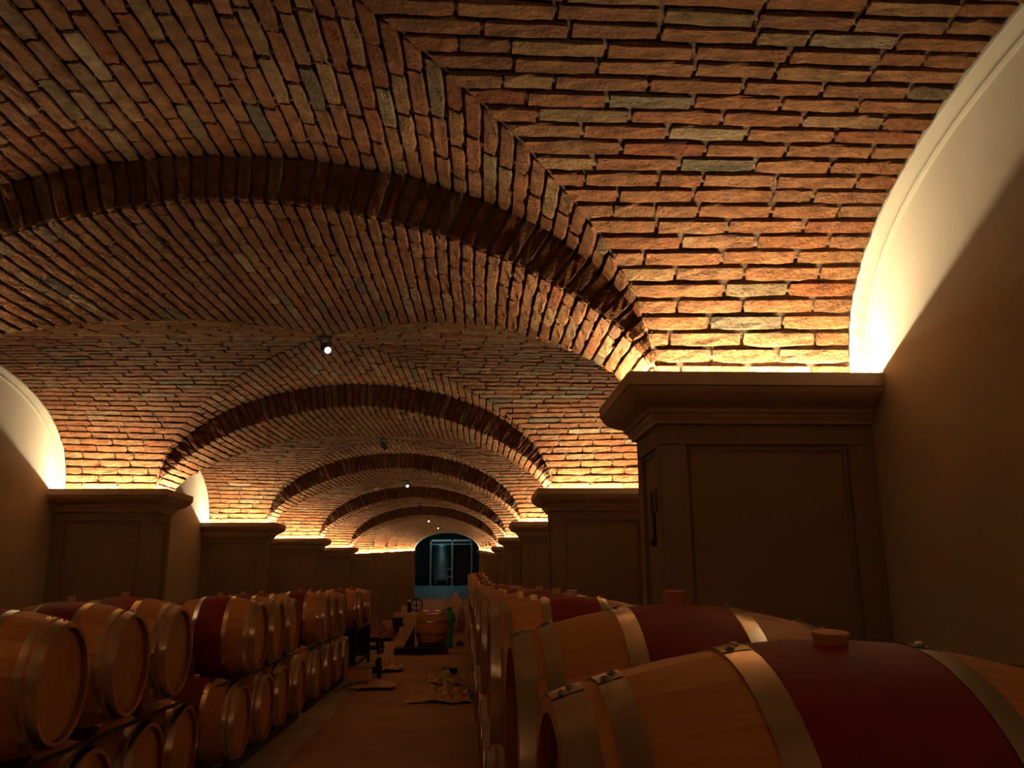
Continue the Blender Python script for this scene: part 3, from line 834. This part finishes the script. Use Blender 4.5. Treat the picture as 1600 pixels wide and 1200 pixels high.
# black pump cart with hand wheel
t = empty('pump_cart', (-1.80, 27.6, zfloor(27.6))); tag(t, 'black pump cart with a round hand wheel left of the aisle', 'cart')
bm = bmesh.new(); box(bm, -.42, .20, -.3, .3, .22, .50, .02); bmobj('motor_housing', bm, M_DARK, t)
bm = bmesh.new(); box(bm, .02, .14, -.06, .06, .5, .95, .01); bmobj('stem', bm, M_DARK, t)
bm = bmesh.new(); ring = [(.30+.185*math.cos(a), -.08, .86+.185*math.sin(a)) for a in [2*math.pi*i/24 for i in range(25)]]; tube(bm, ring, .02, 8, False); bmobj('hand_wheel', bm, M_DARK, t)
bm = bmesh.new(); tube(bm, [(.30, -.08, .70), (.30, -.08, 1.02)], .016, 8); tube(bm, [(.14, -.08, .86), (.46, -.08, .86)], .012, 8); bmobj('wheel_spoke', bm, M_DARK, t)
for x in (-.36, .14):
    bm = bmesh.new(); tube(bm, [(x, -.34, .12), (x, -.29, .12)], .12, 16); bmobj('wheel', bm, M_DARK, t)
    bm = bmesh.new(); tube(bm, [(x, .29, .12), (x, .34, .12)], .12, 16); bmobj('wheel', bm, M_DARK, t)
# black steel barrel cradle left of the aisle
def cradle(x, y, rz, label, w_=.9):
    t = empty('barrel_cradle', (x, y, 0), rz); tag(t, label, 'cradle')
    for yy in (-.28, .28):
        bm = bmesh.new(); box(bm, -w_/2, w_/2, yy-.03, yy+.03, .10, .17, .005); bmobj('beam', bm, M_DARK, t)
    for xx in (-w_/2+.04, w_/2-.04):
        bm = bmesh.new(); box(bm, xx-.03, xx+.03, -.3, .3, 0, .10, .005); bmobj('foot', bm, M_DARK, t)
    bm = bmesh.new(); box(bm, w_/2-.10, w_/2-.02, -.3, -.22, .17, .34, .01); box(bm, w_/2-.10, w_/2-.02, .22, .3, .17, .34, .01); bmobj('stop', bm, M_DARK, t)
cradle(-1.95, 16.35, .05, 'empty black steel cradle lying in front of the last left barrels')
cradle(-2.45, 21.9, -.1, 'empty black steel cradle behind the left row, farther one')
# electric fitting on the first right pier's side face
t = empty('door_latch', (XM+HS-.001, Y1+.13, 1.98)); tag(t, 'small vertical metal fitting on the side face of the nearest right pier', 'fitting')
bm = bmesh.new(); box(bm, -.012, 0, -.05, -.03, -.03, .06, .002); box(bm, -.012, 0, .03, .05, -.03, .06, .002); box(bm, -.006, 0, -.05, .05, .06, .072, .001); bmobj('bracket', bm, M_STONE, t)
bm = bmesh.new(); box(bm, -.01, 0, -.01, .01, -.13, .05, .002); bmobj('bar', bm, M_LATH, t)
bm = bmesh.new(); tube(bm, [(0, 0, -.145), (-.02, 0, -.145)], .014, 12); bmobj('knob', bm, M_LATH, t)

# ------------------------------------------------------------------ room beyond the end arch
ZE = zfloor(45.75); YE = 45.76
bm = bmesh.new()
s = np.linspace(-1, 1, 41); ex, ez = cE(s); zt = ZS+zoff(11)
loop = [(XM+x, ZS+zoff(11)+z) for x, z in zip(ex, ez)]
for (xa, za), (xb, zb) in zip(loop, loop[1:]):
    v = [bm.verts.new(p) for p in ((xa, YE, za-.02), (xb, YE, zb-.02), (xb, YE, 5.7), (xa, YE, 5.7))]; bm.faces.new(v)
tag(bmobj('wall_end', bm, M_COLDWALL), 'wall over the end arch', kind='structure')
wallbox('wall_end_left', WL-.7, XM-HS+.02, YE, YE+.2, ZE-.2, 5.7, M_PLASTER, 'wall left of the end arch')
wallbox('wall_end_right', XM+HS-.02, WR+1.1, YE, YE+.2, ZE-.2, 5.7, M_PLASTER, 'wall right of the end arch')
ZT = 1.47
bm = bmesh.new()
v = [bm.verts.new(p) for p in ((-4.2, YE, ZE), (2.6, YE, ZE), (2.6, 50.2, ZT), (-4.2, 50.2, ZT), (2.6, 55.2, ZT), (-4.2, 55.2, ZT),
     (-4.2, YE, ZE-.2), (2.6, YE, ZE-.2), (2.6, 50.2, ZT-.2), (-4.2, 50.2, ZT-.2), (2.6, 55.2, ZT-.2), (-4.2, 55.2, ZT-.2))]
for f in ((0, 1, 2, 3), (3, 2, 4, 5), (7, 6, 9, 8), (8, 9, 11, 10), (0, 6, 7, 1), (5, 4, 10, 11), (0, 3, 9, 6), (3, 5, 11, 9), (1, 7, 8, 2), (2, 8, 10, 4)): bm.faces.new([v[i] for i in f])
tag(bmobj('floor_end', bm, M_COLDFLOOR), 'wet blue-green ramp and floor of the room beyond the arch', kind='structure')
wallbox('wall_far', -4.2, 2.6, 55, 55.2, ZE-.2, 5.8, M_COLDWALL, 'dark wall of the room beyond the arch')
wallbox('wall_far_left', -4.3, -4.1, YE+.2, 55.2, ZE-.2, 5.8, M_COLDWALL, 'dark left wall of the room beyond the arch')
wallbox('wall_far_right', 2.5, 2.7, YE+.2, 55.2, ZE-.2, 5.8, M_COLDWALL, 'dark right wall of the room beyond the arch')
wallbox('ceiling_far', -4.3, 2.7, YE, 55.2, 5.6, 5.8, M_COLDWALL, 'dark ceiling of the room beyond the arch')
t = empty('steel_tank', (-1.36, 51.8, ZT)); tag(t, 'tall stainless steel tank on legs beyond the end arch', 'tank')
bm = bmesh.new(); lathe(bm, [(.10, .22), (.50, .36), (.54, .42), (.54, 2.35), (.50, 2.42), (.2, 2.52)], 32); bmobj('vessel', bm, M_INOX, t, True)
for a in (.8, 2.4, 3.9, 5.5):
    bm = bmesh.new(); tube(bm, [(.44*math.cos(a), .44*math.sin(a), 0), (.46*math.cos(a), .46*math.sin(a), .5)], [.025, .06], 8); bmobj('leg', bm, M_INOX, t)
for z in (.62, 1.35, 2.15):
    bm = bmesh.new(); tube(bm, [(.545*math.cos(a), .545*math.sin(a), z) for a in [2*math.pi*i/32 for i in range(33)]], .012, 6, False); bmobj('seam', bm, M_INOX, t)
for z in (.5, .95):
    bm = bmesh.new(); tube(bm, [(.36, -.38, z), (.62, -.55, z)], .055, 10); bmobj('valve', bm, M_INOX, t)
t = empty('steel_gantry', (-1.36, 50.6, ZT)); tag(t, 'grey steel door surround in front of the tank beyond the end arch', 'surround')
for x in (-.62, .62, 1.75):
    bm = bmesh.new(); box(bm, x-.05, x+.05, -.05, .05, 0, 2.62, .005); bmobj('upright', bm, M_INOX, t)
bm = bmesh.new(); box(bm, -.67, 1.8, -.05, .05, 2.50, 2.62, .005); bmobj('crossbar', bm, M_INOX, t)
bm = bmesh.new(); box(bm, -.57, 1.7, -.03, .03, 2.32, 2.38, .003); bmobj('crossbar', bm, M_INOX, t)
t = empty('dark_opening', (-.18, 51.6, ZT)); tag(t, 'black block standing in for the dark opening right of the steel tank', 'opening')  # black block added where only a dark opening shows beside the tank
bm = bmesh.new(); box(bm, -.50, .50, -.3, .3, 0.06, 2.3, .01); bmobj('body', bm, M_DARK, t)
bm = bmesh.new(); box(bm, -.48, .48, -.32, -.30, .1, 2.26, .004); bmobj('door', bm, M_DARK, t)
bm = bmesh.new(); box(bm, -.46, .46, -.26, .26, 0, .06); bmobj('plinth', bm, M_DARK, t)
